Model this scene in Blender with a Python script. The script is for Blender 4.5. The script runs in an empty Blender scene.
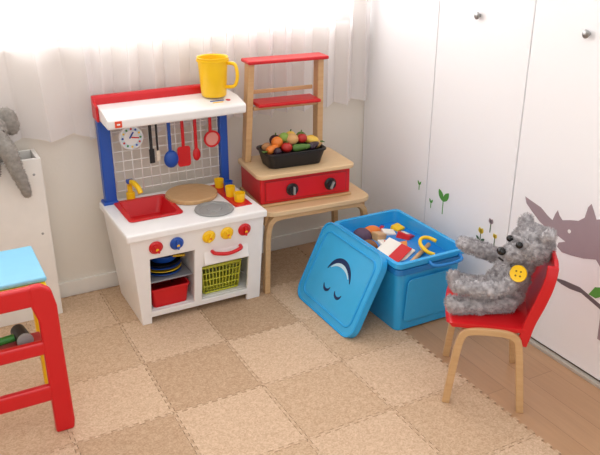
import bpy, bmesh, math, random
from mathutils import Vector, Matrix, noise
random.seed(7)
D=bpy.data; col=bpy.context.collection
# ---------------------------------------------------------------- materials
def lin(c):
    return tuple(((v/255)/12.92 if v/255<=0.04045 else ((v/255+0.055)/1.055)**2.4) for v in c)+(1,)
MATS={}
def mat(name,rgb,rough=0.45,var=0.04,scale=20,bump=0.0,bscale=200,metal=0,spec=0.5,sub=0):
    if name in MATS: return MATS[name]
    m=D.materials.new(name); m.use_nodes=True; nt=m.node_tree; N=nt.nodes; L=nt.links
    b=N["Principled BSDF"]; b.inputs["Roughness"].default_value=rough; b.inputs["Metallic"].default_value=metal
    b.inputs["Specular IOR Level"].default_value=spec
    tc=N.new("ShaderNodeTexCoord"); no=N.new("ShaderNodeTexNoise"); no.inputs["Scale"].default_value=scale
    L.new(tc.outputs["Object"],no.inputs["Vector"])
    mx=N.new("ShaderNodeMix"); mx.data_type='RGBA'
    c=lin(rgb); mx.inputs[6].default_value=tuple(v*(1-var) for v in c[:3])+(1,); mx.inputs[7].default_value=tuple(min(1,v*(1+var)) for v in c[:3])+(1,)
    L.new(no.outputs["Fac"],mx.inputs[0]); L.new(mx.outputs[2],b.inputs["Base Color"])
    if bump:
        n2=N.new("ShaderNodeTexNoise"); n2.inputs["Scale"].default_value=bscale; L.new(tc.outputs["Object"],n2.inputs["Vector"])
        bp=N.new("ShaderNodeBump"); bp.inputs["Strength"].default_value=bump; bp.inputs["Distance"].default_value=0.002
        L.new(n2.outputs["Fac"],bp.inputs["Height"]); L.new(bp.outputs["Normal"],b.inputs["Normal"])
    MATS[name]=m; return m
def wood(name,c1,c2,scale=(1,14,14),rough=0.4,dist=2.0,nscale=3):
    m=D.materials.new(name); m.use_nodes=True; nt=m.node_tree; N=nt.nodes; L=nt.links
    b=N["Principled BSDF"]; b.inputs["Roughness"].default_value=rough
    tc=N.new("ShaderNodeTexCoord"); mp=N.new("ShaderNodeMapping"); mp.inputs["Scale"].default_value=scale
    no=N.new("ShaderNodeTexNoise"); no.inputs["Scale"].default_value=nscale; no.inputs["Detail"].default_value=6; no.inputs["Distortion"].default_value=dist
    mx=N.new("ShaderNodeMix"); mx.data_type='RGBA'; mx.inputs[6].default_value=lin(c1); mx.inputs[7].default_value=lin(c2)
    L.new(tc.outputs["Object"],mp.inputs["Vector"]); L.new(mp.outputs["Vector"],no.inputs["Vector"])
    L.new(no.outputs["Fac"],mx.inputs[0]); L.new(mx.outputs[2],b.inputs["Base Color"])
    return m
WHITE=mat("white_plastic",(240,238,236),0.3)
RED=mat("red_plastic",(206,20,28),0.32)
DRED=mat("red_dark",(168,14,24),0.35)
BLUE=mat("blue_plastic",(24,78,170),0.35)
YEL=mat("yellow_plastic",(248,200,20),0.35)
BLACK=mat("black_plastic",(22,22,26),0.4)
GREY=mat("grey_metal",(150,150,148),0.35)
CHROME=mat("metal_handle",(160,160,160),0.3,metal=0.8)
SKY=mat("bin_blue",(48,166,228),0.22)
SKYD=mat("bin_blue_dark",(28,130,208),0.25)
SKYL=mat("lid_blue",(66,176,230),0.22)
GREEN=mat("green_plastic",(60,140,60),0.4)
LIME=mat("lime_basket",(200,200,60),0.4)
ORANGE=mat("orange_toy",(226,120,40),0.45)
PURPLE=mat("purple_toy",(90,50,100),0.4)
NAVY=mat("navy_print",(16,44,92),0.45)
WOODL=wood("light_wood",(214,178,132),(190,146,98))
WOODC=wood("board_wood",(210,172,124),(186,142,94),scale=(4,20,4))
WOODT=wood("top_wood",(230,200,158),(212,176,130))
WALL=mat("wall_paint",(232,225,213),0.9,0.015,3,bump=0.25,bscale=120)
DOORM=mat("door_laminate",(248,248,250),0.42,0.01,2)
TRIM=mat("trim_paint",(238,234,226),0.6)
def fur_mat(name,c1,c2):
    m=D.materials.new(name); m.use_nodes=True; N=m.node_tree.nodes; L=m.node_tree.links
    b=N["Principled BSDF"]; b.inputs["Roughness"].default_value=0.9; b.inputs["Specular IOR Level"].default_value=0.15
    tc=N.new("ShaderNodeTexCoord"); no=N.new("ShaderNodeTexNoise"); no.inputs["Scale"].default_value=70; no.inputs["Detail"].default_value=3
    L.new(tc.outputs["Object"],no.inputs["Vector"]); r=N.new("ShaderNodeValToRGB")
    r.color_ramp.elements[0].position=0.3; r.color_ramp.elements[0].color=lin(c1); r.color_ramp.elements[1].position=0.7; r.color_ramp.elements[1].color=lin(c2)
    L.new(no.outputs["Fac"],r.inputs[0]); L.new(r.outputs[0],b.inputs["Base Color"]); return m
FURG=fur_mat("grey_fur",(146,142,144),(202,198,200))
FURE=fur_mat("elephant_fur",(140,134,128),(164,158,150))
RHINO=mat("rhino_sticker",(162,144,150),0.6)
LEAF=mat("leaf_sticker",(90,160,70),0.6)
# ---------------------------------------------------------------- helpers
def empty(name,loc=(0,0,0),rz=0):
    e=D.objects.new(name,None); col.objects.link(e); e.location=loc; e.rotation_euler=(0,0,math.radians(rz)); e.empty_display_size=0.05
    return e
def finish(bm,name,parent,m,smooth=False,bevel=0,seg=2,angle=30):
    me=D.meshes.new(name); bmesh.ops.recalc_face_normals(bm,faces=bm.faces); bm.to_mesh(me); bm.free()
    o=D.objects.new(name,me); col.objects.link(o)
    if isinstance(m,(list,tuple)):
        for q in m: me.materials.append(q)
    else: me.materials.append(m)
    if parent: o.parent=parent
    if smooth:
        for p in me.polygons: p.use_smooth=True
    if bevel:
        b=o.modifiers.new("b","BEVEL"); b.width=bevel; b.segments=seg; b.limit_method='ANGLE'; b.angle_limit=math.radians(angle)
    return o
def box(name,parent,x0,x1,y0,y1,z0,z1,m,bevel=0.003,seg=2,rot=None):
    bm=bmesh.new(); bmesh.ops.create_cube(bm,size=1)
    c=Vector(((x0+x1)/2,(y0+y1)/2,(z0+z1)/2))
    for v in bm.verts: v.co=Vector((v.co.x*(x1-x0),v.co.y*(y1-y0),v.co.z*(z1-z0)))
    o=finish(bm,name,parent,m,bevel=bevel,seg=seg); o.location=c
    if rot: o.rotation_euler=[math.radians(a) for a in rot]
    return o
def frame_mat(p1,p2):
    z=(Vector(p2)-Vector(p1)).normalized(); q=z.to_track_quat('Z','Y'); return Matrix.Translation(Vector(p1))@q.to_matrix().to_4x4()
def lathe(name,parent,prof,m,p1=(0,0,0),p2=(0,0,1),seg=32,smooth=True,sx=1,sy=1,bevel=0):
    M=frame_mat(p1,p2); bm=bmesh.new(); rings=[]
    for r,h in prof:
        if r<1e-6: rings.append([bm.verts.new(M@Vector((0,0,h)))])
        else: rings.append([bm.verts.new(M@Vector((r*sx*math.cos(2*math.pi*i/seg),r*sy*math.sin(2*math.pi*i/seg),h))) for i in range(seg)])
    for a,b in zip(rings,rings[1:]):
        for i in range(seg):
            j=(i+1)%seg
            if len(a)==1 and len(b)==1: continue
            if len(a)==1: bm.faces.new((a[0],b[i],b[j]))
            elif len(b)==1: bm.faces.new((a[i],a[j],b[0]))
            else: bm.faces.new((a[i],a[j],b[j],b[i]))
    o=finish(bm,name,parent,m,bevel=bevel)
    for p in o.data.polygons: p.use_smooth=smooth
    if smooth:
        e=o.modifiers.new("es","EDGE_SPLIT"); e.split_angle=math.radians(40)
    return o
def cyl(name,parent,p1,p2,r,m,r2=None,seg=28):
    h=(Vector(p2)-Vector(p1)).length; r2=r if r2 is None else r2; e=min(r,r2,h)*0.12
    return lathe(name,parent,[(0,0),(r-e,0),(r,e),(r2,h-e),(r2-e,h),(0,h)],m,p1,p2,seg)
def ball(name,parent,c,r,m,seg=20,rot=None):
    if not hasattr(r,'__len__'): r=(r,r,r)
    bm=bmesh.new(); bmesh.ops.create_uvsphere(bm,u_segments=seg,v_segments=seg//2+2,radius=1)
    for v in bm.verts: v.co=Vector((v.co.x*r[0],v.co.y*r[1],v.co.z*r[2]))
    o=finish(bm,name,parent,m,smooth=True); o.location=c
    if rot: o.rotation_euler=[math.radians(a) for a in rot]
    return o
def smoothpts(pts,n=6,closed=False):
    P=[Vector(p) for p in pts]; out=[]
    k=len(P)
    rng=range(k) if closed else range(k-1)
    for i in rng:
        p0=P[(i-1)%k] if (closed or i>0) else P[i]; p1=P[i]; p2=P[(i+1)%k]; p3=P[(i+2)%k] if (closed or i+2<k) else P[(i+1)%k]
        for j in range(n):
            t=j/n
            out.append(0.5*((2*p1)+(-p0+p2)*t+(2*p0-5*p1+4*p2-p3)*t*t+(-p0+3*p1-3*p2+p3)*t**3))
    if not closed: out.append(P[-1])
    return out
def sweep(name,parent,pts,m,r=0.01,w=None,h=None,side=None,n=6,seg=12,closed=False,r2=None,smooth=True,bevel=0,bm_in=None):
    """tube (r) or flat strip (w x h with given side vector)"""
    P=smoothpts(pts,n,closed) if n>1 else [Vector(p) for p in pts]
    bm=bm_in or bmesh.new(); rings=[]; k=len(P); prev=None
    for i,p in enumerate(P):
        if closed: t=(P[(i+1)%k]-P[i-1]).normalized()
        else: t=(P[min(i+1,k-1)]-P[max(i-1,0)]).normalized()
        if w:
            s=Vector(side).normalized(); u=t.cross(s).normalized()
            rings.append([bm.verts.new(p+s*a*w/2+u*b*h/2) for a,b in ((-1,-1),(1,-1),(1,1),(-1,1))])
        else:
            if prev is None:
                a=Vector((0,0,1)) if abs(t.z)<0.9 else Vector((1,0,0)); u=t.cross(a).normalized()
            else: u=(prev-t*prev.dot(t)).normalized()
            prev=u; v=t.cross(u); rr=r+(r2-r)*i/(k-1) if r2 is not None else r
            rings.append([bm.verts.new(p+(u*math.cos(2*math.pi*j/seg)+v*math.sin(2*math.pi*j/seg))*rr) for j in range(seg)])
    q=len(rings[0]); rr=list(zip(rings,rings[1:]))
    if closed: rr.append((rings[-1],rings[0]))
    for a,b in rr:
        for j in range(q): bm.faces.new((a[j],a[(j+1)%q],b[(j+1)%q],b[j]))
    if not closed:
        bm.faces.new(rings[0]); bm.faces.new(rings[-1][::-1])
    if bm_in: return None
    o=finish(bm,name,parent,m,smooth=(smooth and not w),bevel=bevel)
    return o
def poly(name,parent,pts,m,thick,origin=(0,0,0),ux=(1,0,0),uy=(0,1,0),bevel=0):
    ux=Vector(ux);uy=Vector(uy);n=ux.cross(uy).normalized();O=Vector(origin); bm=bmesh.new()
    a=[bm.verts.new(O+ux*x+uy*y) for x,y in pts]; b=[bm.verts.new(O+ux*x+uy*y+n*thick) for x,y in pts]
    bm.faces.new(a); bm.faces.new(b[::-1]); k=len(a)
    for i in range(k): bm.faces.new((a[i],b[i],b[(i+1)%k],a[(i+1)%k]))
    return finish(bm,name,parent,m,bevel=bevel)
def rrect(x0,x1,y0,y1,r,n=6):
    out=[]
    for cx,cy,a0 in ((x1-r,y1-r,0),(x0+r,y1-r,90),(x0+r,y0+r,180),(x1-r,y0+r,270)):
        for i in range(n+1):
            a=math.radians(a0+90*i/n); out.append((cx+r*math.cos(a),cy+r*math.sin(a)))
    return out
def cells(name,parent,xs,zs,fill,thick,m,origin,ux,uy,bevel=0.003,warp=None):
    ux=Vector(ux);uy=Vector(uy);n=ux.cross(uy).normalized();O=Vector(origin); bm=bmesh.new(); V={}
    def g(i,j,k):
        if (i,j,k) not in V:
            q=O+ux*xs[i]+uy*zs[j]+n*(thick*k)
            if warp: q=warp(q,i,j)
            V[(i,j,k)]=bm.verts.new(q)
        return V[(i,j,k)]
    R=len(zs)-1;Cn=len(xs)-1
    f=lambda i,j: 0<=i<Cn and 0<=j<R and fill[j][i]
    for j in range(R):
        for i in range(Cn):
            if not f(i,j): continue
            for k in (0,1): bm.faces.new((g(i,j,k),g(i+1,j,k),g(i+1,j+1,k),g(i,j+1,k)))
            if not f(i-1,j): bm.faces.new((g(i,j,0),g(i,j,1),g(i,j+1,1),g(i,j+1,0)))
            if not f(i+1,j): bm.faces.new((g(i+1,j,0),g(i+1,j,1),g(i+1,j+1,1),g(i+1,j+1,0)))
            if not f(i,j-1): bm.faces.new((g(i,j,0),g(i,j,1),g(i+1,j,1),g(i+1,j,0)))
            if not f(i,j+1): bm.faces.new((g(i,j+1,0),g(i,j+1,1),g(i+1,j+1,1),g(i+1,j+1,0)))
    return finish(bm,name,parent,m,bevel=bevel)
def tub(name,parent,bot,top,z0,z1,t,m,r=0.02,rim=0,rimh=0,cx=0,cy=0):
    bm=bmesh.new()
    prof=[(bot,z0,0),(top,z1-rimh,0)]
    if rim: prof+=[((top[0]+2*rim,top[1]+2*rim),z1-rimh,0),((top[0]+2*rim,top[1]+2*rim),z1,0)]
    else: prof+=[(top,z1,0)] if rimh else []
    ti=(top[0]-2*t,top[1]-2*t); bi=(bot[0]-2*t,bot[1]-2*t)
    prof+=[(ti,z1,0),(bi,z0+t,0)]
    rings=[]
    for (w,d),z,_ in prof:
        rings.append([bm.verts.new((cx+x,cy+y,z)) for x,y in rrect(-w/2,w/2,-d/2,d/2,min(r,w*0.45,d*0.45))])
    for a,b in zip(rings,rings[1:]):
        for i in range(len(a)): bm.faces.new((a[i],a[(i+1)%len(a)],b[(i+1)%len(a)],b[i]))
    bm.faces.new(rings[0]); bm.faces.new(rings[-1])
    return finish(bm,name,parent,m,bevel=0.0015)
def blob(name,parent,parts,m,voxel=0.006,amp=0.004,freq=70,fur=0,furlen=0.012,kink=0.0035,rad=0.0011):
    bm=bmesh.new()
    for p in parts:
        if p[0]=='e':
            c,r=Vector(p[1]),p[2]; R=Matrix.Rotation(math.radians(p[3]),4,'Y') if len(p)>3 else Matrix()
            bmesh.ops.create_icosphere(bm,subdivisions=3,radius=1,matrix=Matrix.Translation(c)@R@Matrix.Diagonal((r[0],r[1],r[2],1)))
        else:
            pts=smoothpts(p[1],6); k=len(pts)
            for i,q in enumerate(pts):
                rr=p[2]+(p[3]-p[2])*i/(k-1)
                bmesh.ops.create_icosphere(bm,subdivisions=2,radius=rr,matrix=Matrix.Translation(q))
    me=D.meshes.new(name+"_tmp"); bm.to_mesh(me); bm.free()
    o=D.objects.new(name,me); col.objects.link(o)
    md=o.modifiers.new("r","REMESH"); md.mode='VOXEL'; md.voxel_size=voxel
    sm=o.modifiers.new("s","SMOOTH"); sm.iterations=4; sm.factor=0.5
    dg=bpy.context.evaluated_depsgraph_get(); me2=D.meshes.new_from_object(o.evaluated_get(dg)); o.modifiers.clear(); o.data=me2
    me2.name=name
    nr=[v.normal.copy() for v in me2.vertices]
    for v,n in zip(me2.vertices,nr):
        d=noise.noise(v.co*freq)+0.6*noise.noise(v.co*freq*2.1+Vector((5,3,1)))
        v.co+=n*amp*d
    me2.materials.clear(); me2.materials.append(m)
    for p in me2.polygons: p.use_smooth=True
    o.parent=parent
    if fur:
        ps=o.modifiers.new("fur","PARTICLE_SYSTEM").particle_system; s=ps.settings
        s.type='HAIR'; s.count=fur; s.hair_length=furlen; s.hair_step=4; s.display_step=3; s.render_step=3
        s.root_radius=0.9; s.tip_radius=0.4; s.radius_scale=rad; s.use_hair_bspline=False
        s.roughness_1=0.006; s.roughness_endpoint=0.006; s.roughness_2=0.006
        s.kink='CURL'; s.kink_amplitude=kink; s.kink_frequency=2.0; s.material=1
        s.child_type='NONE'
    return o
# ---------------------------------------------------------------- camera
f=735.0; pit=math.radians(23.2); yaw=math.radians(61.7)
cd=D.cameras.new("camera");cam=D.objects.new("camera",cd);col.objects.link(cam)
cam.location=(0,0,1.5); cam.rotation_euler=(math.pi/2-pit,0,yaw-math.pi/2)
cd.sensor_width=36; cd.lens=f*36/600; cd.clip_start=0.05
bpy.context.scene.camera=cam
bpy.context.scene.view_settings.view_transform='Standard'
bpy.context.scene.view_settings.look='None'
bpy.context.scene.view_settings.exposure=0.0
# ---------------------------------------------------------------- room
FZ=-0.008
def floor_mat():
    m=D.materials.new("laminate_floor"); m.use_nodes=True; N=m.node_tree.nodes; L=m.node_tree.links
    b=N["Principled BSDF"]; b.inputs["Roughness"].default_value=0.35
    tc=N.new("ShaderNodeTexCoord"); mp=N.new("ShaderNodeMapping"); mp.inputs["Rotation"].default_value=(0,0,math.radians(90))
    br=N.new("ShaderNodeTexBrick"); br.inputs["Scale"].default_value=1; br.inputs["Brick Width"].default_value=1.1; br.inputs["Row Height"].default_value=0.11
    br.inputs["Mortar Size"].default_value=0.0008; br.inputs["Color1"].default_value=lin((190,150,114)); br.inputs["Color2"].default_value=lin((182,142,106)); br.inputs["Mortar"].default_value=lin((146,110,80))
    L.new(tc.outputs["Object"],mp.inputs["Vector"]); L.new(mp.outputs["Vector"],br.inputs["Vector"])
    m2=N.new("ShaderNodeMapping"); m2.inputs["Scale"].default_value=(30,2,1); no=N.new("ShaderNodeTexNoise"); no.inputs["Scale"].default_value=2.5; no.inputs["Detail"].default_value=6
    L.new(tc.outputs["Object"],m2.inputs["Vector"]); L.new(m2.outputs["Vector"],no.inputs["Vector"])
    rp=N.new("ShaderNodeMapRange"); rp.inputs[3].default_value=0.84; rp.inputs[4].default_value=1.1; L.new(no.outputs["Fac"],rp.inputs[0])
    mx=N.new("ShaderNodeMix"); mx.data_type='RGBA'; mx.blend_type='MULTIPLY'; mx.inputs[0].default_value=1
    L.new(br.outputs["Color"],mx.inputs[6]); L.new(rp.outputs[0],mx.inputs[7]); L.new(mx.outputs[2],b.inputs["Base Color"]); return m
box("floor",None,-2.0,1.95,-1.0,2.95,FZ-0.05,FZ,floor_mat(),0)
WZ=1.05
cells("wall_back",None,[-2.0,-0.9,1.84,1.99],[FZ,WZ,2.1,2.5],[[1,1,1],[1,0,1],[1,1,1]],0.12,WALL,(0,3.04,0),(1,0,0),(0,0,1),0)
box("wall_right",None,1.95,2.05,-1.0,2.92,FZ,2.5,WALL,0)
box("wall_left",None,-2.1,-2.0,-1.0,3.04,FZ,2.5,WALL,0)
box("baseboard_back",None,-2.0,1.92,2.905,2.92,FZ,0.06,TRIM,0.002)
wf=empty("window_1",(0,2.97,0))
box("sill",wf,-0.92,1.86,-0.065,0.07,WZ-0.02,WZ,TRIM,0.003)
ALU=mat("window_frame",(205,203,200),0.4)
for nm,a in dict(bottom=(-0.9,1.84,-.02,.02,WZ,WZ+.045),left=(-0.9,-.86,-.02,.02,WZ,2.1),right=(1.80,1.84,-.02,.02,WZ,2.1),mid_1=(0.52,0.57,-.02,.02,WZ,2.1),mid_2=(1.0,1.04,-.01,.03,WZ,2.1),top=(-.9,1.84,-.02,.02,2.06,2.1)).items():
    box(nm,wf,*a,ALU,0.003)
edges=[2.918,2.40,1.89,1.38,0.87,0.36,-0.15,-0.66]
for i,(a,b) in enumerate(zip(edges,edges[1:])):
    d=empty("door_%d"%(i+1),(0,0,0))
    box("panel",d,1.92,1.945,b+0.0025,a-0.0025,0.012,2.5,DOORM,0.002)
    if i>0 :
        yc=(a+b)/2+0.015
        lathe("knob",d,[(0,0),(0.007,0),(0.007,0.008),(0.013,0.011),(0.014,0.016),(0.010,0.019),(0,0.02)],CHROME,(1.92,yc,1.15),(1.0,yc,1.15),20)
box("trim_1",None,1.905,1.925,-0.9,2.9,FZ,0.004,mat("track",(190,182,170),0.5),0.001)
box("door_gap_shade",None,1.944,1.95,-0.9,2.92,FZ,2.5,mat("closet_shadow",(120,118,116),0.8),0)  # dark sheet behind the door panels, shade of the gaps put into its colour
# ---------------------------------------------------------------- mats
def cork(name,a,b_):
    m=D.materials.new(name); m.use_nodes=True; N=m.node_tree.nodes; L=m.node_tree.links
    b=N["Principled BSDF"]; b.inputs["Roughness"].default_value=0.8; b.inputs["Specular IOR Level"].default_value=0.25
    tc=N.new("ShaderNodeTexCoord"); vo=N.new("ShaderNodeTexVoronoi"); vo.inputs["Scale"].default_value=210
    no=N.new("ShaderNodeTexNoise"); no.inputs["Scale"].default_value=45; no.inputs["Detail"].default_value=8; no.inputs["Roughness"].default_value=0.75
    L.new(tc.outputs["Object"],vo.inputs["Vector"]); L.new(tc.outputs["Object"],no.inputs["Vector"])
    r=N.new("ShaderNodeValToRGB"); r.color_ramp.elements[0].position=0.25; r.color_ramp.elements[0].color=lin(a); r.color_ramp.elements[1].position=0.75; r.color_ramp.elements[1].color=lin(b_)
    ad=N.new("ShaderNodeMix"); ad.data_type='FLOAT'; ad.inputs[0].default_value=0.35
    sp=N.new("ShaderNodeSeparateColor"); L.new(vo.outputs["Color"],sp.inputs[0])
    L.new(no.outputs["Fac"],ad.inputs[2]); L.new(sp.outputs[0],ad.inputs[3]); L.new(ad.outputs[0],r.inputs[0]); L.new(r.outputs[0],b.inputs["Base Color"])
    return m
C1=cork("cork_light",(188,156,126),(219,191,162)); C2=cork("cork_mid",(180,148,117),(211,182,152)); C3=cork("cork_dark",(170,138,107),(202,172,142))
CS=mat("mat_seam",(112,84,60),0.9)
T=0.32; n=9
def edge_pts(p,q,nrm):
    p=Vector(p);q=Vector(q); nrm=Vector(nrm); k=n; out=[p]
    for i in range(k):
        b=p.lerp(q,(i+0.30)/k); c=p.lerp(q,(i+0.70)/k)
        s=0.0055
        out+= [b-nrm*s, p.lerp(q,(i+0.22)/k)+nrm*s, p.lerp(q,(i+0.78)/k)+nrm*s, c-nrm*s]
    return out+[q]
bm=bmesh.new(); X1=1.530; Y1=2.885
NX,NY=9,10
for i in range(NX):
    for j in range(NY):
        xr=X1-i*T; xl=xr-T; yt=Y1-j*T; yb=yt-T
        pts=[]
        pts+=edge_pts((xl,yb),(xr,yb),(0,1))[:-1]
        pts+=edge_pts((xr,yb),(xr,yt),(1,0))[:-1]
        pts+=edge_pts((xl,yt),(xr,yt),(0,1))[::-1][:-1]
        pts+=edge_pts((xl,yb),(xl,yt),(1,0))[::-1][:-1]
        c=Vector(((xl+xr)/2,(yb+yt)/2)); pts=[c+(p-c)*0.9945 for p in pts]
        top=[bm.verts.new((p.x,p.y,0)) for p in pts]; bot=[bm.verts.new((p.x,p.y,FZ+0.0005)) for p in pts]
        k=len(pts); fs=[bm.faces.new(top)]
        for a in range(k): fs.append(bm.faces.new((top[a],top[(a+1)%k],bot[(a+1)%k],bot[a])))
        mi=(0 if (i+j)%2 else (1 if (i+2*j)%3 else 2))
        for q in fs: q.material_index=mi
e_=0.02
sf=bm.faces.new([bm.verts.new(p) for p in ((X1-NX*T+e_,Y1-NY*T+e_,FZ+0.003),(X1-e_,Y1-NY*T+e_,FZ+0.003),(X1-e_,Y1-e_,FZ+0.003),(X1-NX*T+e_,Y1-e_,FZ+0.003))]); sf.material_index=3
finish(bm,"cork_floor_mat",None,[C1,C2,C3,CS])
# ---------------------------------------------------------------- curtain
def curtain_mat():
    m=D.materials.new("sheer_fabric"); m.use_nodes=True; N=m.node_tree.nodes; L=m.node_tree.links
    for x in list(N): N.remove(x)
    out=N.new("ShaderNodeOutputMaterial"); tr=N.new("ShaderNodeBsdfTransparent"); tl=N.new("ShaderNodeBsdfTranslucent"); df=N.new("ShaderNodeBsdfDiffuse")
    tl.inputs[0].default_value=(0.96,0.92,0.92,1); df.inputs[0].default_value=(0.95,0.92,0.92,1)
    m1=N.new("ShaderNodeMixShader"); m1.inputs[0].default_value=0.6; L.new(tl.outputs[0],m1.inputs[1]); L.new(df.outputs[0],m1.inputs[2])
    lw=N.new("ShaderNodeLayerWeight"); lw.inputs[0].default_value=0.45
    mr=N.new("ShaderNodeMapRange"); mr.inputs[3].default_value=0.74; mr.inputs[4].default_value=0.98; L.new(lw.outputs["Facing"],mr.inputs[0])
    m2=N.new("ShaderNodeMixShader"); L.new(mr.outputs[0],m2.inputs[0]); L.new(tr.outputs[0],m2.inputs[1]); L.new(m1.outputs[0],m2.inputs[2])
    L.new(m2.outputs[0],out.inputs[0]); return m
CUR=curtain_mat()
def curtain(name,x0,x1,z0,z1,yc,folds,amp,seed,sag=0.0):
    bm=bmesh.new(); nu=int((x1-x0)*220); nv=26; rows=[]
    for j in range(nv+1):
        t=j/nv; row=[]
        for i in range(nu+1):
            s=i/nu; x=x0+(x1-x0)*s
            zb=z0+sag*s
            z=zb+(z1-zb)*t
            ph=folds*2*math.pi*s+2.2*noise.noise(Vector((s*6+seed,t*0.6,0)))
            a=amp*(1.0-0.25*t)*(0.6+0.7*abs(noise.noise(Vector((s*9+seed,2.3,0)))*1.8))
            y=yc+a*math.sin(ph)+0.006*noise.noise(Vector((s*40,t*3,seed)))
            xx=x+0.012*math.sin(2*ph)*(1-t*.3)+0.02*noise.noise(Vector((s*5,t*2,seed+4)))*(1-t)
            zz=z+(0.012*noise.noise(Vector((s*14,0,seed)))+0.008*math.sin(ph) if j==0 else 0)
            row.append(bm.verts.new((min(xx,1.915),y,zz)))
        rows.append(row)
    for a,b in zip(rows,rows[1:]):
        for i in range(nu): bm.faces.new((a[i],a[i+1],b[i+1],b[i]))
    return finish(bm,name,None,CUR,smooth=True)
curtain("sheer_curtain",-0.9,0.66,0.72,2.15,2.878,9,0.018,1.0,-0.03)
curtain("sheer_curtain.001",0.60,1.905,0.67,2.15,2.870,13,0.024,7.0,0.02)
cyl("curtain_rod",None,(-1.0,2.88,2.18),(1.91,2.88,2.18),0.012,TRIM)
# ---------------------------------------------------------------- play kitchen (local origin front-left floor)
K=empty("play_kitchen",(0.60,2.435,0)); W=0.565; DP=0.405; HT=0.42
fy=lambda z: 0.072-0.060*(z/0.39)
fx=lambda z: 0.046-0.036*(z/0.39)
def wf_(q,i,j):
    q=q.copy(); q.y+=fy(q.z)
    if i==0: q.x=fx(q.z)
    return q
cells("front_panel",K,[0.035,0.085,0.262,0.295,0.495,0.555],[0.0,0.03,0.055,0.215,0.30,0.392],
      [[1,0,0,0,1],[1,1,1,1,1],[1,0,1,0,1],[1,0,1,1,1],[1,1,1,1,1]],0.014,WHITE,(0,0.014,0),(1,0,0),(0,0,1),0.003,warp=wf_)
sl=poly("side_left",K,[(fy(0)+0.01,0),(fy(0.392)+0.01,0.392),(0.397,0.392),(0.385,0)],WHITE,0.011,(0.0,0,0),(0,1,0),(0,0,1),0.002)
for v in sl.data.vertices: v.co.x+=fx(v.co.z)
poly("side_right",K,[(fy(0)+0.01,0),(fy(0.392)+0.01,0.392),(0.397,0.392),(0.385,0)],WHITE,0.012,(0.543,0,0),(0,1,0),(0,0,1),0.002)
box("back_panel",K,0.05,0.545,0.38,0.39,0.01,0.392,WHITE)
box("divider",K,0.272,0.286,0.078,0.386,0.04,0.30,WHITE)
box("bottom_shelf",K,0.055,0.545,0.085,0.384,0.04,0.054,WHITE)
box("inner_shelf",K,0.287,0.544,0.065,0.386,0.216,0.226,WHITE)
cells("countertop",K,[0,0.06,0.25,0.47,0.535,W],[0,0.09,0.135,0.345,0.36,DP],
      [[1,1,1,1,1],[1,1,1,0,1],[1,0,1,0,1],[1,1,1,0,1],[1,1,1,1,1]],0.03,WHITE,(0,0,0.39),(1,0,0),(0,1,0),0.006)
tub("sink_basin",K,(0.145,0.165),(0.190,0.210),0.36,0.426,0.004,RED,0.02,rim=0.014,rimh=0.005,cx=0.155,cy=0.24)
box("sink_drain",K,0.14,0.17,0.225,0.255,0.364,0.367,DRED,0.001)
cyl("faucet_base",K,(0.125,0.372,0.42),(0.125,0.372,0.45),0.018,YEL)
sweep("faucet_spout",K,[(0.125,0.372,0.44),(0.125,0.372,0.485),(0.13,0.345,0.500),(0.14,0.305,0.49),(0.145,0.29,0.468)],YEL,r=0.011)
box("faucet_lever",K,0.11,0.14,0.352,0.38,0.492,0.506,BLUE,0.004)
box("spice_tray",K,0.474,0.531,0.095,0.355,0.385,0.414,RED,0.003)
box("spice_tray_rim",K,0.466,0.539,0.085,0.365,0.412,0.424,RED,0.003)
for i,(x,y,m_,r,h) in enumerate([(0.505,0.135,YEL,0.024,0.035),(0.495,0.205,YEL,0.021,0.042),(0.51,0.26,BLUE,0.019,0.045),(0.495,0.325,YEL,0.021,0.036)]):
    lathe("cup_%d"%(i+1),K,[(0,0),(r*0.85,0),(r,h),(r*0.85,h),(r*0.7,0.004),(0,0.004)],m_,(x,y,0.424),(x,y,1),24)
lathe("cutting_board",K,[(0,0),(0.103,0),(0.107,0.004),(0.107,0.014),(0.103,0.018),(0,0.018)],WOODC,(0.355,0.285,0.421),(0.355,0.285,1),48)
lathe("burner",K,[(0,0),(0.074,0),(0.078,0.003),(0.076,0.008),(0.06,0.008),(0.058,0.005),(0.03,0.005),(0.028,0.008),(0,0.008)],GREY,(0.38,0.10,0.42),(0.38,0.10,1),48)
kd=Vector((0,-1,-0.15)).normalized()
for i,(x,m_) in enumerate([(0.108,RED),(0.190,BLUE),(0.32,YEL),(0.395,YEL),(0.47,RED)]):
    kc=Vector((x,fy(0.350)+0.0005,0.350))
    lathe("knob_%d"%(i+1),K,[(0,0),(0.026,0),(0.027,0.005),(0.022,0.008),(0.02,0.012),(0,0.013)],m_,kc,kc+kd,28)
    g=kc+kd*0.017
    box("knob_grip_%d"%(i+1),K,g.x-0.0045,g.x+0.0045,g.y-0.006,g.y+0.006,g.z-0.018,g.z+0.018,m_,0.003,rot=(-8,25*(i%3-1),0))
    lathe("knob_dot_%d"%(i+1),K,[(0,0),(0.006,0),(0,0.001)],YEL if i in(0,1,4) else ORANGE,kc+kd*0.0232,kc+kd,16)
box("oven_door",K,0.300,0.49,fy(0.262)-0.006,fy(0.262)+0.004,0.225,0.298,WHITE,0.004,rot=(-8.7,0,0))
hy=fy(0.275)
sweep("oven_handle",K,[(0.335,hy,0.279),(0.343,hy-0.022,0.276),(0.395,hy-0.028,0.268),(0.447,hy-0.022,0.276),(0.455,hy,0.279)],RED,r=0.0075)
box("post_left",K,0.018,0.065,0.352,0.392,0.41,0.775,BLUE,0.006)
box("post_right",K,0.520,0.556,0.352,0.392,0.41,0.775,BLUE,0.006)
box("post_foot_left",K,0.008,0.068,0.345,0.398,0.412,0.432,BLUE,0.004)
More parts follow.
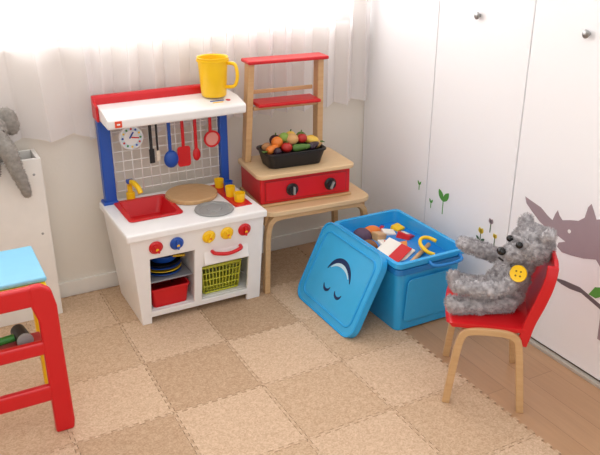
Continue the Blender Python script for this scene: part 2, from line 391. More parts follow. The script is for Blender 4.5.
poly("canopy",K,[(0.213,0.767),(0.218,0.760),(0.395,0.772),(0.395,0.822),(0.30,0.818),(0.218,0.800),(0.211,0.793)],WHITE,0.558,(0.024,0,0),(0,1,0),(0,0,1),0.004)
poly("canopy_back_rim",K,[(0.378,0.80),(0.405,0.80),(0.405,0.855),(0.388,0.855),(0.378,0.845)],RED,0.448,(0.020,0,0),(0,1,0),(0,0,1),0.004)
poly("canopy_end_cap",K,[(0.33,0.765),(0.40,0.77),(0.40,0.855),(0.384,0.855),(0.372,0.835),(0.33,0.826)],RED,0.010,(0.0135,0,0),(0,1,0),(0,0,1),0.003)
box("apron_mark",K,0.050,0.076,0.2085,0.2115,0.768,0.792,mat("mark_orange",(222,70,30),0.5),0.0005)
box("apron_mark_bar",K,0.057,0.069,0.2065,0.209,0.777,0.783,WHITE,0.0005)
lathe("canopy_mark_round",K,[(0,0),(0.010,0),(0,0.0008)],RED,(0.525,0.262,0.8105),(0.525,0.262-0.05,0.8105+0.22),20)
box("canopy_stripe",K,0.45,0.508,0.262,0.268,0.8102,0.8118,BLUE,0.0003,rot=(12.5,0,0))
box("canopy_stripe_low",K,0.455,0.50,0.248,0.254,0.8071,0.8087,YEL,0.0003,rot=(12.5,0,0))
bm=bmesh.new()
for i in range(13):
    x=0.072+i*0.037
    sweep("",None,[(x,0.372,0.455),(x,0.372,0.76)],None,r=0.0021,n=1,seg=6,bm_in=bm)
for j in range(8):
    z=0.462+j*0.041
    sweep("",None,[(0.062,0.3735,z),(0.525,0.3735,z)],None,r=0.0021,n=1,seg=6,bm_in=bm)
finish(bm,"wire_grid",K,mat("grid_wire",(246,244,240),0.4),smooth=True)
ck=(0.145,0.362,0.682)
lathe("clock_body",K,[(0,0),(0.048,0),(0.05,0.004),(0.046,0.01),(0.043,0.01),(0.042,0.008),(0,0.008)],mat("clock_rim",(240,240,240),0.3),ck,(ck[0],-1,ck[2]),36)
lathe("clock_ring",K,[(0.030,0.0085),(0.043,0.0085),(0.043,0.0105),(0.030,0.0105),(0.030,0.0085)],mat("clock_ring",(205,222,232),0.4),ck,(ck[0],-1,ck[2]),36)
for i in range(12):
    a=i*math.pi/6; c=[RED,BLUE,YEL,GREEN][i%4]
    lathe("clock_mark_%d"%(i+1),K,[(0,0),(0.0045,0),(0.0045,0.001),(0,0.001)],c,(ck[0]+0.036*math.sin(a),0.3515,ck[2]+0.036*math.cos(a)),(ck[0]+0.036*math.sin(a),-1,ck[2]+0.036*math.cos(a)),10)
box("clock_hand_hour",K,ck[0]-0.003,ck[0]+0.003,0.349,0.351,ck[2]-0.004,ck[2]+0.026,BLUE,0.001,rot=(0,35,0))
box("clock_hand_minute",K,ck[0]-0.002,ck[0]+0.03,0.347,0.349,ck[2]-0.0025,ck[2]+0.0025,RED,0.001,rot=(0,10,0))
def handle(nm,x,z0,z1,m_,w=0.012):
    box(nm,K,x-w/2,x+w/2,0.352,0.358,z0,z1,m_,0.0025)
    sweep(nm+"_hook",K,[(x,0.373,z1-0.004),(x,0.35,z1-0.008),(x,0.348,z1-0.002)],GREY,r=0.0015,seg=6)
handle("spatula_handle",0.222,0.585,0.745,BLACK,0.013)
box("spatula_blade",K,0.211,0.233,0.35,0.354,0.565,0.625,BLACK,0.004)
handle("fork_handle",0.248,0.60,0.745,BLACK,0.009)
box("fork_head",K,0.240,0.256,0.35,0.354,0.57,0.615,mat("utensil_cream",(224,210,190),0.5),0.004)
handle("ladle_handle",0.300,0.59,0.748,BLUE,0.014)
ball("ladle_bowl",K,(0.300,0.348,0.572),(0.031,0.018,0.037),BLUE)
handle("turner_handle",0.357,0.61,0.75,RED,0.014)
poly("turner_blade",K,rrect(-0.028,0.028,-0.043,0.043,0.012),RED,0.004,(0.357,0.354,0.574),(1,0,0),(0,0,1),0.001)
handle("spoon_handle",0.412,0.58,0.755,RED,0.014)
ball("spoon_bowl",K,(0.412,0.352,0.575),(0.017,0.008,0.028),RED)
handle("whisk_handle",0.478,0.66,0.755,RED,0.014)
lathe("strainer_ring",K,[(0.028,0),(0.036,0),(0.036,0.006),(0.028,0.006),(0.028,0)],RED,(0.485,0.36,0.630),(0.485,-1,0.630),28)
lathe("strainer_mesh",K,[(0,0),(0.029,0),(0.029,0.001),(0,0.001)],mat("strainer_pink",(225,150,140),0.6),(0.485,0.357,0.630),(0.485,-1,0.630),28)
def basket(nm,parent,cx,cy,z0,w,d,h,m_,nb=9,r=0.003):
    bm=bmesh.new()
    def P(u,v,t):
        k=0.86+0.14*t
        return (cx+u*w/2*k,cy+v*d/2*k,z0+h*t)
    def ring(t,rr):
        pts=[P(a,b,t) for a,b in ((-.92,-1),(.92,-1),(1,-.92),(1,.92),(.92,1),(-.92,1),(-1,.92),(-1,-.92))]
        sweep("",None,pts,None,r=rr,n=1,seg=6,closed=True,bm_in=bm)
    for t,rr in ((0,r),(0.25,r*.7),(0.5,r*.7),(0.75,r*.7),(1,r*1.7)): ring(t,rr)
    for i in range(nb):
        u=-0.95+1.9*i/(nb-1)
        for v in (-1,1): sweep("",None,[P(u,v,0),P(u,v,1)],None,r=r*.75,n=1,seg=5,bm_in=bm)
    for i in range(nb):
        v=-0.95+1.9*i/(nb-1)
        for u in (-1,1): sweep("",None,[P(u,v,0),P(u,v,1)],None,r=r*.75,n=1,seg=5,bm_in=bm)
        sweep("",None,[P(-1,v,0),P(1,v,0)],None,r=r*.75,n=1,seg=5,bm_in=bm)
    return finish(bm,nm,parent,m_,smooth=True)
tub("red_bin",K,(0.14,0.20),(0.158,0.22),0.055,0.140,0.004,RED,0.015,rim=0.004,rimh=0.008,cx=0.172,cy=0.19)
box("dish_shelf",K,0.056,0.270,0.085,0.378,0.168,0.174,mat("grey_shelf",(150,150,155),0.5),0.001)
for i,(m_,z) in enumerate([(BLUE,0.175),(YEL,0.188),(BLUE,0.201),(BLACK,0.213)]):
    lathe("dish_%d"%(i+1),K,[(0,0),(0.045,0),(0.075,0.012),(0.073,0.014),(0.044,0.003),(0,0.003)],m_,(0.173,0.165,z),(0.173,0.165,1),32)
lathe("toy_pan",K,[(0,0),(0.05,0),(0.056,0.025),(0.053,0.025),(0.048,0.003),(0,0.003)],BLUE,(0.178,0.165,0.229),(0.178,0.165,1),32)
box("toy_pan_handle",K,0.195,0.252,0.11,0.124,0.246,0.254,YEL,0.003,rot=(0,0,-15))
basket("lime_basket",K,0.395,0.19,0.06,0.178,0.20,0.122,LIME,12,0.0038)
box("basket_board",K,0.33,0.46,0.11,0.26,0.066,0.07,LIME,0.001)
# ---------------------------------------------------------------- yellow pitcher on canopy
PC=empty("yellow_pitcher",(1.085,2.745,0.8235))
lathe("body",PC,[(0,0),(0.047,0),(0.05,0.004),(0.060,0.150),(0.063,0.153),(0.061,0.155),(0.056,0.151),(0.046,0.006),(0,0.006)],YEL,(0,0,0),(0,0,1),48)
sweep("handle",PC,[(0.045,-0.035,0.13),(0.065,-0.07,0.128),(0.07,-0.08,0.085),(0.062,-0.068,0.045),(0.04,-0.032,0.036)],YEL,r=0.007)
lathe("rim_band",PC,[(0.0595,0),(0.0645,0.001),(0.065,0.008),(0.0605,0.009)],YEL,(0,0,0.137),(0,0,1),48)
# ---------------------------------------------------------------- wooden table
TB=empty("wooden_table",(1.188,2.505,0),-4)
poly("top",TB,rrect(0,0.500,0,0.345,0.05),WOODT,0.022,(0,0,0.35),(1,0,0),(0,1,0),0.004)
for i,y in enumerate((0.008,0.305)):
    pts=[(0.008,y+0.014,0.0),(0.012,y+0.014,0.15),(0.018,y+0.014,0.27),(0.035,y+0.014,0.325),(0.08,y+0.014,0.342),(0.24,y+0.014,0.342),(0.41,y+0.014,0.342),(0.458,y+0.014,0.325),(0.475,y+0.014,0.27),(0.482,y+0.014,0.15),(0.486,y+0.014,FZ)]
    sweep("leg_frame_%d"%(i+1),TB,pts,WOODL,w=0.030,h=0.024,side=(0,1,0),n=5,bevel=0.003)
box("apron_left",TB,0.012,0.03,0.03,0.31,0.30,0.35,WOODL)
box("apron_right",TB,0.462,0.480,0.03,0.31,0.30,0.35,WOODL)
# ---------------------------------------------------------------- toy stove with shelf frame
ST=empty("toy_stove",(1.188,2.560,0.3725),-5)
box("base_board",ST,0.005,0.430,0.008,0.265,0,0.012,WOODL,0.004)
box("red_body",ST,0.012,0.423,0.014,0.26,0.012,0.125,RED,0.006)
box("front_groove",ST,0.03,0.405,0.0115,0.0155,0.022,0.112,DRED,0.004)
box("front_face",ST,0.034,0.401,0.009,0.014,0.026,0.108,RED,0.004)
poly("top_slab",ST,rrect(-0.004,0.440,-0.008,0.272,0.03),WOODT,0.018,(0,0,0.126),(1,0,0),(0,1,0),0.004)
for i,x in enumerate((0.15,0.325)):
    lathe("knob_%d"%(i+1),ST,[(0,0),(0.026,0),(0.027,0.006),(0.02,0.012),(0.018,0.022),(0,0.023)],BLACK,(x,0.009,0.066),(x,-1,0.066),28)
    box("knob_grip_%d"%(i+1),ST,x-0.004,x+0.004,-0.024,-0.01,0.05,0.083,GREY,0.002,rot=(0,25*i,0))
for s_,x0_,x1_ in (("left",0.024,0.050),("right",0.360,0.362)):
    sweep("post_%s"%s_,ST,[(x0_,0.215,0.144),((x0_+x1_)/2,0.215,0.35),(x1_,0.215,0.560)],WOODL,w=0.028,h=0.05,side=(1,0,0),n=2,bevel=0.004)
box("shelf_top",ST,0.028,0.388,0.165,0.262,0.560,0.575,RED,0.005)
box("shelf_mid",ST,0.06,0.344,0.145,0.26,0.385,0.400,RED,0.005)
box("rail_front",ST,0.055,0.344,0.19,0.205,0.365,0.381,WOODL,0.003)
box("rail_back",ST,0.055,0.344,0.235,0.245,0.425,0.442,WOODL,0.003)
# ---------------------------------------------------------------- vegetable basket
VB=empty("vegetable_basket",(1.39,2.660,0.5175),-5)
tub("basket",VB,(0.235,0.12),(0.265,0.15),0,0.068,0.006,BLACK,0.03,rim=0.005,rimh=0.008)
CARROT=mat("carrot_orange",(224,124,44),0.5); TOM=mat("tomato_red",(176,34,30),0.4); CORN=mat("corn_yellow",(232,192,80),0.5); LEAFY=mat("veg_green",(84,120,50),0.6); AUB=mat("aubergine",(48,26,44),0.3); POT=mat("potato",(176,128,84),0.7); BREAD=mat("bread",(206,160,104),0.7)
def taper(nm,c,ang,el,ln,r0,m_,capm=None):
    a=math.radians(ang); e=math.radians(el); dv=Vector((math.cos(a)*math.cos(e),math.sin(a)*math.cos(e),math.sin(e))); c=Vector(c)+Vector((0,0,0.012)); p=c-dv*ln/2
    lathe(nm,VB,[(0,0),(r0*.7,0.002),(r0,ln*.15),(r0*.85,ln*.5),(r0*.45,ln*.88),(0,ln)],m_,p,p+dv,18)
    if capm:
        for k_ in (-1,0,1):
            sweep(nm+"_leaf_%d"%(k_+2),VB,[p,p-dv*0.012+Vector((0,0.004*k_,0.004)),p-dv*0.026+Vector((0,0.01*k_,0.008))],capm,r=0.003,r2=0.0015,seg=6)
def rnd(nm,c,r,m_,sz=1,stem=None):
    c=(c[0],c[1],c[2]+0.012); r*=1.1
    ball(nm,VB,c,(r,r*0.95,r*sz),m_,18)
    if stem: cyl(nm+"_stem",VB,(c[0],c[1],c[2]+r*sz*.85),(c[0]+.003,c[1],c[2]+r*sz+0.008),0.003,stem,seg=8)
taper("carrot",(-0.085,-0.02,0.068),20,12,0.08,0.017,CARROT,LEAFY)
taper("corn",(0.08,0.002,0.080),160,15,0.085,0.020,CORN,LEAFY)
taper("cucumber",(0.035,-0.042,0.064),-10,5,0.09,0.016,LEAFY)
taper("aubergine",(0.09,-0.035,0.064),25,8,0.065,0.018,AUB,LEAFY)
taper("carrot_2",(-0.02,0.03,0.095),-150,20,0.08,0.016,CARROT,LEAFY)
rnd("tomato",(-0.035,-0.035,0.068),0.022,TOM,0.85,LEAFY); rnd("tomato_2",(0.045,-0.01,0.092),0.021,TOM,0.85,LEAFY)
rnd("potato",(-0.1,0.025,0.060),0.022,POT,0.8); rnd("orange",(-0.065,-0.002,0.085),0.023,CARROT,0.95); rnd("bread_roll",(0.0,-0.005,0.092),0.027,BREAD,0.8)
rnd("onion",(0.112,-0.01,0.060),0.019,mat("onion",(206,160,100),0.4),0.95,POT); rnd("pepper",(0.06,0.035,0.083),0.022,LEAFY,1.0,LEAFY); rnd("plum",(-0.08,-0.045,0.058),0.016,AUB,1)
rnd("lemon",(0.105,0.03,0.070),0.019,YEL,0.9); rnd("lettuce",(-0.03,0.005,0.100),0.021,mat("lettuce",(130,160,70),0.7),0.9); rnd("aubergine_round",(-0.055,0.045,0.08),0.024,AUB,0.9,LEAFY)
rnd("melon",(0.015,0.045,0.088),0.023,CORN,0.95,LEAFY)
# ---------------------------------------------------------------- storage bin
BN=empty("storage_bin",(1.634,2.205,0.0005))
tub("tub",BN,(0.27,0.415),(0.308,0.452),0.0,0.305,0.005,SKY,0.025,rim=0.012,rimh=0.020)
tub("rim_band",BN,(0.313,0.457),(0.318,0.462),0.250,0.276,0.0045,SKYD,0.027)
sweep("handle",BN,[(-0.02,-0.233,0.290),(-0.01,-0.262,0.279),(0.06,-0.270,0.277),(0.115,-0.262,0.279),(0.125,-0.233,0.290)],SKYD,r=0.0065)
poly("front_recess",BN,rrect(-0.11,0.11,0.0,0.19,0.02),SKY,0.003,(0,-0.2145,0.04),(1,0,0),(0,-0.09,1),0.001)
TY=empty("toys_in_bin",(1.634,2.205,0.0))
WH=mat("book_white",(240,236,226),0.5); MAUVE=mat("mauve",(128,96,126),0.6); PINK=mat("pink_toy",(230,140,160),0.5); CREAM=mat("game_cream",(226,206,176),0.6)
box("game_box",TY,-0.12,0.12,-0.18,0.18,0.01,0.17,mat("game_box",(150,120,110),0.7),0.004)
box("game_box_lid",TY,-0.125,0.125,-0.185,0.185,0.171,0.205,mat("game_lid",(170,110,100),0.7),0.004)
box("book",TY,-0.115,0.01,-0.12,0.0,0.258,0.272,WH,0.002,rot=(14,-6,28))
box("book_cover",TY,-0.113,0.008,-0.118,-0.07,0.271,0.275,RED,0.001,rot=(14,-6,28))
box("book_spot",TY,-0.085,-0.03,-0.045,-0.012,0.273,0.277,YEL,0.001,rot=(14,-6,28))
box("book_2",TY,-0.06,0.05,-0.02,0.07,0.245,0.258,WH,0.002,rot=(-8,10,-20))
box("book_2_label",TY,-0.035,0.025,0.005,0.045,0.258,0.262,RED,0.001,rot=(-8,10,-20))
box("picture_card",TY,0.0,0.09,-0.055,0.02,0.245,0.254,mat("card_orange",(236,150,60),0.5),0.001,rot=(8,8,12))
ball("toy_ball",TY,(-0.085,0.13,0.258),0.042,mat("mauve_dark",(84,60,84),0.6))
ball("soft_toy",TY,(-0.02,0.155,0.255),(0.045,0.035,0.033),ORANGE)
ball("soft_toy_2",TY,(-0.10,0.05,0.25),(0.034,0.04,0.03),mat("brown_soft",(130,84,50),0.8))
box("food_pack_red",TY,0.055,0.115,0.03,0.09,0.225,0.27,RED,0.004,rot=(10,20,30))
box("food_pack_label",TY,0.070,0.100,0.045,0.075,0.2705,0.274,WH,0.001,rot=(10,20,30))
box("block_wood",TY,-0.05,0.0,0.075,0.12,0.235,0.28,WOODL,0.004,rot=(0,12,10))
box("food_pack_pink",TY,0.08,0.125,-0.01,0.03,0.215,0.25,PINK,0.004,rot=(0,-10,40))
box("food_pack_white",TY,0.015,0.07,0.10,0.15,0.225,0.265,WH,0.004,rot=(0,8,-20))
box("block_yellow",TY,0.08,0.125,0.12,0.165,0.225,0.27,YEL,0.004,rot=(12,0,15))
box("food_pack_red_2",TY,0.03,0.08,0.16,0.20,0.215,0.255,RED,0.004,rot=(5,0,35))
sweep("yellow_ring",TY,[(0.075+0.040*math.cos(a),-0.125+0.052*math.sin(a),0.288+0.016*math.sin(a)) for a in [math.radians(20+i*32) for i in range(8)]],YEL,r=0.0075)
cyl("wood_stick",TY,(-0.05,-0.16,0.255),(0.10,-0.08,0.272),0.009,WOODL)
box("block_purple",TY,0.0,0.05,-0.19,-0.145,0.206,0.25,PURPLE,0.004,rot=(0,0,25))
box("block_orange",TY,0.07,0.12,-0.18,-0.135,0.206,0.25,ORANGE,0.004,rot=(0,0,-15))
# ---------------------------------------------------------------- lid leaning on bin
LD=empty("storage_bin_lid",(1.300,2.235,0.004))
LD.rotation_euler=(math.radians(0),math.radians(25.5),math.radians(0))
poly("plate",LD,rrect(-0.215,0.215,0,0.345,0.05),SKYL,0.012,(0,0,0),(0,1,0),(0,0,1),0.004)
def ringpoly(nm,parent,outer,inner,m_,thick,origin,ux,uy,bev=0.002):
    ux=Vector(ux);uy=Vector(uy);nn=ux.cross(uy).normalized();O=Vector(origin);bm=bmesh.new()
    R=[[bm.verts.new(O+ux*x+uy*y+nn*t) for x,y in ring] for ring,t in ((outer,0),(outer,thick),(inner,thick),(inner,0))]
    k=len(outer)
    for a in range(4):
        A=R[a];B=R[(a+1)%4]
        for i in range(k): bm.faces.new((A[i],A[(i+1)%k],B[(i+1)%k],B[i]))
    return finish(bm,nm,parent,m_,bevel=bev)
ringpoly("outer_rim",LD,rrect(-0.22,0.22,-0.004,0.35,0.055),rrect(-0.212,0.212,0.004,0.342,0.047),SKY,0.03,(-0.005,0,0),(0,1,0),(0,0,1))
ringpoly("inner_ridge",LD,rrect(-0.188,0.188,0.028,0.318,0.04),rrect(-0.180,0.180,0.036,0.310,0.033),SKY,0.016,(-0.005,0,0),(0,1,0),(0,0,1))
def arc(cx,cy,r,w,a0,a1,n_=18):
    o=[];i=[]
    for k in range(n_+1):
        a=math.radians(a0+(a1-a0)*k/n_); t=math.sin(math.pi*k/n_)*w/2+0.0015
        o.append((cx+(r+t)*math.cos(a),cy+(r+t)*math.sin(a))); i.append((cx+(r-t)*math.cos(a),cy+(r-t)*math.sin(a)))
    return o+i[::-1]
poly("print_smile",LD,arc(0.0,0.150,0.088,0.022,20,160),NAVY,0.001,(-0.0012,0,0),(0,1,0),(0,0,1))
poly("print_smile_highlight",LD,arc(0.0,0.138,0.084,0.012,40,140),mat("pale_print",(190,225,240),0.4),0.0009,(-0.0014,0,0),(0,1,0),(0,0,1))
for i,y in enumerate((-0.042,0.042)):
    poly("print_eye_%d"%(i+1),LD,arc(y,0.125,0.024,0.009,190,350,12),NAVY,0.001,(-0.0012,0,0),(0,1,0),(0,0,1))
# ---------------------------------------------------------------- child chair
CH=empty("child_chair",(1.575,1.5975,0),141)
for s_,sy in (("near",1),("far",-1)):
    y=0.142*sy
    pf=(0.118,y+0.006*sy,0.0 if sy==1 else FZ); pr=(-0.122,y+0.006*sy,FZ)
    sweep("leg_frame_%s"%s_,CH,[pf,(0.104,y+0.003*sy,0.14),(0.092,y,0.23),(0.078,y,0.266),(0.045,y,0.277),(0,y,0.279),(-0.05,y,0.277),(-0.08,y,0.264),(-0.093,y,0.23),(-0.105,y+0.003*sy,0.14),pr],WOODL,w=0.026,h=0.024,side=(0,1,0),n=5,bevel=0.003)
box("cross_bar_front",CH,0.062,0.086,-0.135,0.135,0.262,0.276,WOODL,0.003)
box("cross_bar_rear",CH,-0.086,-0.062,-0.135,0.135,0.260,0.274,WOODL,0.003)
def shell(nm,parent,prof,halfw,curv,th,m_):
    P=smoothpts([(x,0,z) for x,z,_ in prof],6); Wf=smoothpts([(k_,0,0) for *_,k_ in prof],6); bm=bmesh.new(); nv=14; rows=[]
    for i,p in enumerate(P):
        t=(P[min(i+1,len(P)-1)]-P[max(i-1,0)]).normalized(); nn=Vector((-t.z,0,t.x)); row=[]
        for j in range(nv+1):
            v=-1+2*j/nv; row.append(bm.verts.new(p+Vector((0,v*halfw*Wf[i].x,0))+nn*curv*v*v))
        rows.append(row)
    for a,b in zip(rows,rows[1:]):
        for j in range(nv): bm.faces.new((a[j],a[j+1],b[j+1],b[j]))
    o=finish(bm,nm,parent,m_,smooth=True)
    s=o.modifiers.new("s","SOLIDIFY"); s.thickness=th; s.offset=0
    b=o.modifiers.new("b","BEVEL"); b.width=0.003; b.segments=2; b.limit_method='ANGLE'
    return o
shell("seat",CH,[(0.135,0.284,0.75),(0.127,0.293,0.95),(0.10,0.298,1.0),(0,0.298,1.0),(-0.10,0.297,1.0),(-0.125,0.297,0.9)],0.145,0.006,0.016,RED)
shell("backrest",CH,[(-0.118,0.245,0.93),(-0.128,0.31,0.98),(-0.150,0.38,1.0),(-0.168,0.45,1.0),(-0.174,0.505,0.95),(-0.172,0.53,0.8)],0.14,-0.0,0.013,RED)
for sy in (1,-1):
    sweep("back_rail_%s"%("near" if sy>0 else "far"),CH,[(-0.10,0.137*sy,0.235),(-0.118,0.137*sy,0.32),(-0.142,0.137*sy,0.40),(-0.160,0.135*sy,0.47),(-0.164,0.128*sy,0.515)],RED,w=0.014,h=0.034,side=(0,1,0),n=5,bevel=0.003)
# ---------------------------------------------------------------- teddy bear
BR=empty("teddy_bear",(1.575,1.5975,0.0),141)
hd=Vector((-0.112,0.014,0.534)); fd=Vector((0.88,0.47,0.0)).normalized(); sd=Vector((-fd.y,fd.x,0)).normalized(); ud=fd.cross(sd)
parts=[('e',(-0.045,0,0.370),(0.066,0.070,0.066)),('e',(-0.062,0,0.415),(0.058,0.062,0.062)),('e',(-0.088,0.005,0.465),(0.042,0.046,0.04)),
 ('e',tuple(hd),(0.066,0.068,0.062)),('c',[hd+fd*0.042-ud*0.016,hd+fd*0.080-ud*0.020],0.036,0.027),
 ('c',[hd+sd*0.052+ud*0.044-fd*0.005,hd+sd*0.062+ud*0.056-fd*0.01],0.021,0.021),
 ('c',[hd-sd*0.052+ud*0.044-fd*0.005,hd-sd*0.062+ud*0.056-fd*0.01],0.021,0.021),
 ('c',[(-0.075,0.058,0.440),(-0.03,0.088,0.415),(0.03,0.098,0.402),(0.105,0.090,0.402)],0.026,0.024),
 ('c',[(-0.075,-0.058,0.445),(-0.02,-0.075,0.445),(0.035,-0.075,0.462),(0.095,-0.06,0.484)],0.026,0.024),
 ('c',[(-0.05,0.048,0.338),(0.03,0.070,0.334),(0.095,0.084,0.332)],0.034,0.026),
 ('c',[(-0.05,-0.048,0.338),(0.03,-0.066,0.334),(0.095,-0.078,0.332)],0.034,0.026),
 ('c',[(0.110,0.088,0.328),(0.124,0.092,0.346)],0.026,0.022),('c',[(0.108,-0.08,0.328),(0.120,-0.084,0.350)],0.026,0.022)]
blob("body",BR,parts,FURG,0.005,0.006,48,fur=16000,furlen=0.008,kink=0.004,rad=0.0015)
eyeM=mat("eye_black",(14,12,12),0.12)
for s_,k_ in (("near",1),("far",-1)):
    ball("eye_%s"%s_,BR,tuple(hd+fd*0.068+sd*0.027*k_+ud*0.018),0.011,eyeM)
ball("nose",BR,tuple(hd+fd*0.112-ud*0.008),(0.014,0.017,0.013),eyeM,rot=(0,0,20))
sweep("mouth",BR,[hd+fd*0.110-ud*0.036+sd*0.014,hd+fd*0.117-ud*0.031,hd+fd*0.110-ud*0.036-sd*0.014],eyeM,r=0.003,seg=8)
bn=Vector((0.30,0.88,0.35)).normalized(); bp=Vector((-0.070,0.094,0.466))
lathe("button",BR,[(0,0),(0.024,0),(0.027,0.003),(0.025,0.0065),(0.021,0.005),(0,0.005)],YEL,bp,bp+bn,32)
q=bn.to_track_quat('Z','Y')
for i,(a,b) in enumerate(((.007,.007),(-.007,.007),(.007,-.007),(-.007,-.007))):
    c=bp+q@Vector((a,b,0.0045)); cyl("button_hole_%d"%(i+1),BR,c,c+bn*0.0015,0.003,mat("button_hole",(120,90,10),0.6),seg=10)
# ---------------------------------------------------------------- white toy shelf on left + elephant
SB=empty("white_toy_shelf",(0,0,0))
PAN=mat("white_panel",(232,228,222),0.5); SX=0.390
box("front",SB,-0.5,SX,2.76,2.775,FZ+0.008,0.660,PAN,0.002)
box("side_right",SB,SX-0.015,SX,2.776,2.90,0.0,0.660,PAN,0.002)
box("side_left",SB,-0.5,-0.485,2.776,2.90,0.0,0.660,PAN,0.002)
box("back",SB,-0.484,SX-0.016,2.885,2.90,0.0,0.660,PAN,0.002)
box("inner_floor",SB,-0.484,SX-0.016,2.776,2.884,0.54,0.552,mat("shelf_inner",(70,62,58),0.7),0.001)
for i,z in enumerate((0.60,0.36)):
    lathe("screw_%d"%(i+1),SB,[(0,0),(0.005,0),(0.004,0.001),(0,0.0012)],GREY,(0.358,2.76,z),(0.358,1,z),12)
EL=empty("plush_elephant",(0.225,2.825,0.553))
blob("body",EL,[('e',(-0.03,0.0,0.07),(0.085,0.042,0.068)),('c',[(-0.02,-0.01,0.10),(0.0,-0.04,0.19)],0.048,0.048),('e',(0.005,-0.055,0.225),(0.062,0.058,0.062)),
 ('e',(0.078,-0.03,0.250),(0.036,0.018,0.055),-15),('e',(-0.070,-0.03,0.235),(0.038,0.016,0.058),15),
 ('c',[(0.02,-0.10,0.215),(0.05,-0.125,0.165),(0.066,-0.130,0.10),(0.082,-0.128,0.045),(0.092,-0.124,0.0)],0.036,0.018),
 ('c',[(0.0,-0.02,0.13),(0.0,-0.07,0.135),(-0.005,-0.095,0.085)],0.026,0.024)],FURE,0.005,0.002,90,fur=6000,furlen=0.005,rad=0.001)
ball("eye_right",EL,(0.046,-0.100,0.232),0.006,eyeM)
ball("eye_left",EL,(-0.03,-0.104,0.232),0.006,eyeM)
# ---------------------------------------------------------------- red toy workbench at left
WB=empty("toy_workbench",(0.008,0,0))
poly("front_leg_right",WB,[(0.205,0.0),(0.260,0.0),(0.265,0.03),(0.262,0.30),(0.262,0.44),(0.252,0.495),(0.225,0.515),(0.19,0.515),(0.19,0.45),(0.205,0.40),(0.205,0.20)],RED,0.03,(0,2.03,0),(1,0,0),(0,0,1),0.007)
poly("front_leg_left",WB,[(-0.260,0.0),(-0.205,0.0),(-0.205,0.20),(-0.205,0.40),(-0.19,0.45),(-0.19,0.515),(-0.225,0.515),(-0.252,0.495),(-0.262,0.40),(-0.265,0.03)],RED,0.03,(0,2.03,0),(1,0,0),(0,0,1),0.007)
for i,(z0,z1) in enumerate(((0.45,0.514),(0.285,0.33),(0.12,0.175))):
    box("rung_%d"%(i+1),WB,-0.22,0.22,2.003,2.027,z0,z1,RED,0.008,3)
box("tray",WB,-0.22,0.215,2.028,2.13,0.288,0.300,mat("tray_red",(180,24,30),0.4),0.003)
LB=mat("light_blue_top",(128,196,226),0.4)
box("top",WB,-0.27,0.252,2.060,2.315,0.496,0.512,LB,0.006,3)
box("top_edge",WB,-0.265,0.247,2.035,2.310,0.474,0.495,YEL,0.004)
box("rear_leg_right",WB,0.222,0.247,2.275,2.309,0.0,0.473,YEL,0.006)
box("rear_leg_left",WB,-0.247,-0.222,2.275,2.309,0.0,0.473,YEL,0.006)
box("side_rail",WB,0.228,0.238,2.032,2.274,0.40,0.46,RED,0.003)
HM=empty("toy_hammer",(0.12,2.085,0.325),8)
cyl("handle",HM,(-0.16,0,-0.004),(0.03,0,-0.004),0.012,GREEN)
cyl("head",HM,(0.045,-0.04,0),(0.045,0.03,0),0.022,BLACK)
cyl("head_face",HM,(0.045,-0.05,0),(0.045,-0.0405,0),0.024,GREY)
# ---------------------------------------------------------------- wall stickers (flat, on the closet doors)
def sticker(nm,parent,pts,m_,y0,z0=0): poly(nm,parent,pts,m_,0.001,(1.9195,y0,z0),(0,-1,0),(0,0,1))
rh=[(-.005,.535),(.03,.528),(.075,.520),(.112,.500),(.135,.492),(.144,.520),(.152,.536),(.162,.520),(.178,.508),(.21,.520),(.245,.530),(.268,.550),(.275,.590),(.286,.606),(.300,.585),(.315,.560),(.36,.58),(.42,.64),(.52,.70),(.62,.71),(.72,.69),(.80,.64),(.84,.56),(.85,.45),(.84,.15),(.74,.15),(.73,.30),(.65,.345),(.50,.35),(.49,.15),(.40,.15),(.39,.33),(.37,.40),(.34,.425),(.29,.408),(.24,.398),(.196,.393),(.172,.405),(.176,.422),(.205,.437),(.17,.445),(.116,.453),(.075,.468),(.035,.492),(.005,.512)]
R_=empty("rhino_wall_sticker"); sticker("silhouette",R_,rh,RHINO,1.82,0.01)
poly("eye",R_,[(0.007*math.cos(a),0.007*math.sin(a)) for a in [k*math.pi/6 for k in range(12)]],WHITE,0.001,(1.9183,1.82-0.215,0.49),(0,-1,0),(0,0,1))
S_=empty("branch_wall_sticker")
sticker("branch",S_,[(0,0.295),(0.05,0.305),(0.12,0.310),(0.2,0.290),(0.3,0.265),(0.3,0.250),(0.2,0.274),(0.13,0.292),(0.08,0.285),(0.04,0.286)],mat("branch_sticker",(110,100,104),0.6),1.645)
sticker("leaf",S_,[(0.16,0.302),(0.18,0.338),(0.215,0.352),(0.215,0.32),(0.19,0.300)],LEAF,1.645)
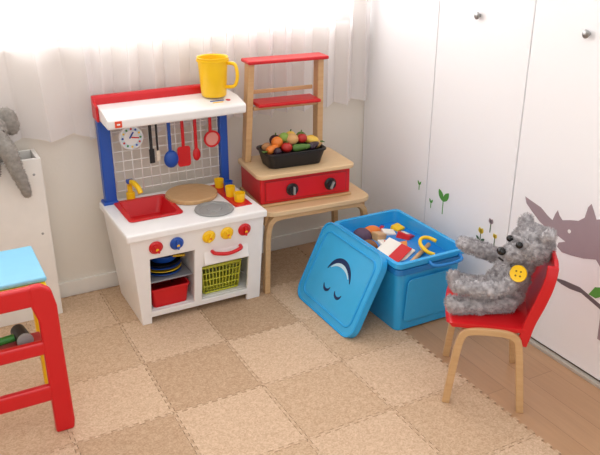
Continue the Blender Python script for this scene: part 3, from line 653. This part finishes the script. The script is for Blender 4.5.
def leaf2(nm,y,z,s_,m1,cols):
    E=empty(nm)
    def lf(n_,a,ln,wd,mm,bx=0,bz=0):
        pts=[]
        for k in range(9):
            t=k/8; ww=wd*math.sin(math.pi*t)**0.8
            pts.append((t*ln,ww))
        for k in range(7,0,-1):
            t=k/8; pts.append((t*ln,-wd*math.sin(math.pi*t)**0.8))
        ca,sa=math.cos(math.radians(a)),math.sin(math.radians(a))
        sticker(n_,E,[(bx+p*ca-q_*sa,z+bz+p*sa+q_*ca) for p,q_ in pts],mm,y)
    sticker("stem",E,[(-0.002,z-0.05*s_),(0.002,z-0.05*s_),(0.002,z),(-0.002,z)],m1,y)
    for i,(a,ln,wd,mm,bz) in enumerate(cols): lf("leaf_%d"%(i+1),a,ln*s_,wd*s_,mm,0,bz)
DG=mat("dark_green_sticker",(50,90,55),0.6); YS=mat("yellow_sticker",(226,196,60),0.6)
leaf2("sprout_wall_sticker",2.28,0.37,1.15,LEAF,[(55,0.05,0.012,LEAF,0),(125,0.05,0.012,LEAF,0)])
leaf2("sprout_wall_sticker.001",2.36,0.335,0.45,LEAF,[(60,0.05,0.01,LEAF,0),(120,0.05,0.01,LEAF,0)])
leaf2("sprout_wall_sticker.002",2.45,0.39,0.45,LEAF,[(60,0.05,0.01,LEAF,0),(120,0.05,0.01,LEAF,0)])
leaf2("tulip_wall_sticker",2.035,0.315,0.8,DG,[(70,0.035,0.012,YS,0),(110,0.035,0.012,YS,0),(40,0.04,0.008,DG,-0.035),(140,0.04,0.008,DG,-0.035)])
leaf2("tulip_wall_sticker.001",1.985,0.375,0.7,DG,[(70,0.035,0.012,RHINO,0),(110,0.035,0.012,RHINO,0)])
leaf2("tulip_wall_sticker.002",1.955,0.325,0.6,DG,[(70,0.035,0.012,YS,0),(110,0.035,0.012,YS,0)])
# ---------------------------------------------------------------- lights
w=D.worlds.new("world"); bpy.context.scene.world=w; w.use_nodes=True; bg=w.node_tree.nodes["Background"]
bg.inputs[0].default_value=(1.0,0.985,0.98,1); bg.inputs[1].default_value=1.08
def area(nm,loc,rot,sx,sy,en,c=(1,1,1)):
    l=D.lights.new(nm,'AREA'); l.shape='RECTANGLE'; l.size=sx; l.size_y=sy; l.energy=en; l.color=c
    o=D.objects.new(nm,l); col.objects.link(o); o.location=loc; o.rotation_euler=[math.radians(a) for a in rot]; return o
area("window_daylight",(0.5,3.5,1.75),(-75,0,0),3.0,1.6,135,(1,0.99,0.98))
area("overhead_fill",(0.2,0.6,2.45),(0,0,0),1.2,1.2,10,(1,0.97,0.93))  # added fill light from above, no real fixture there
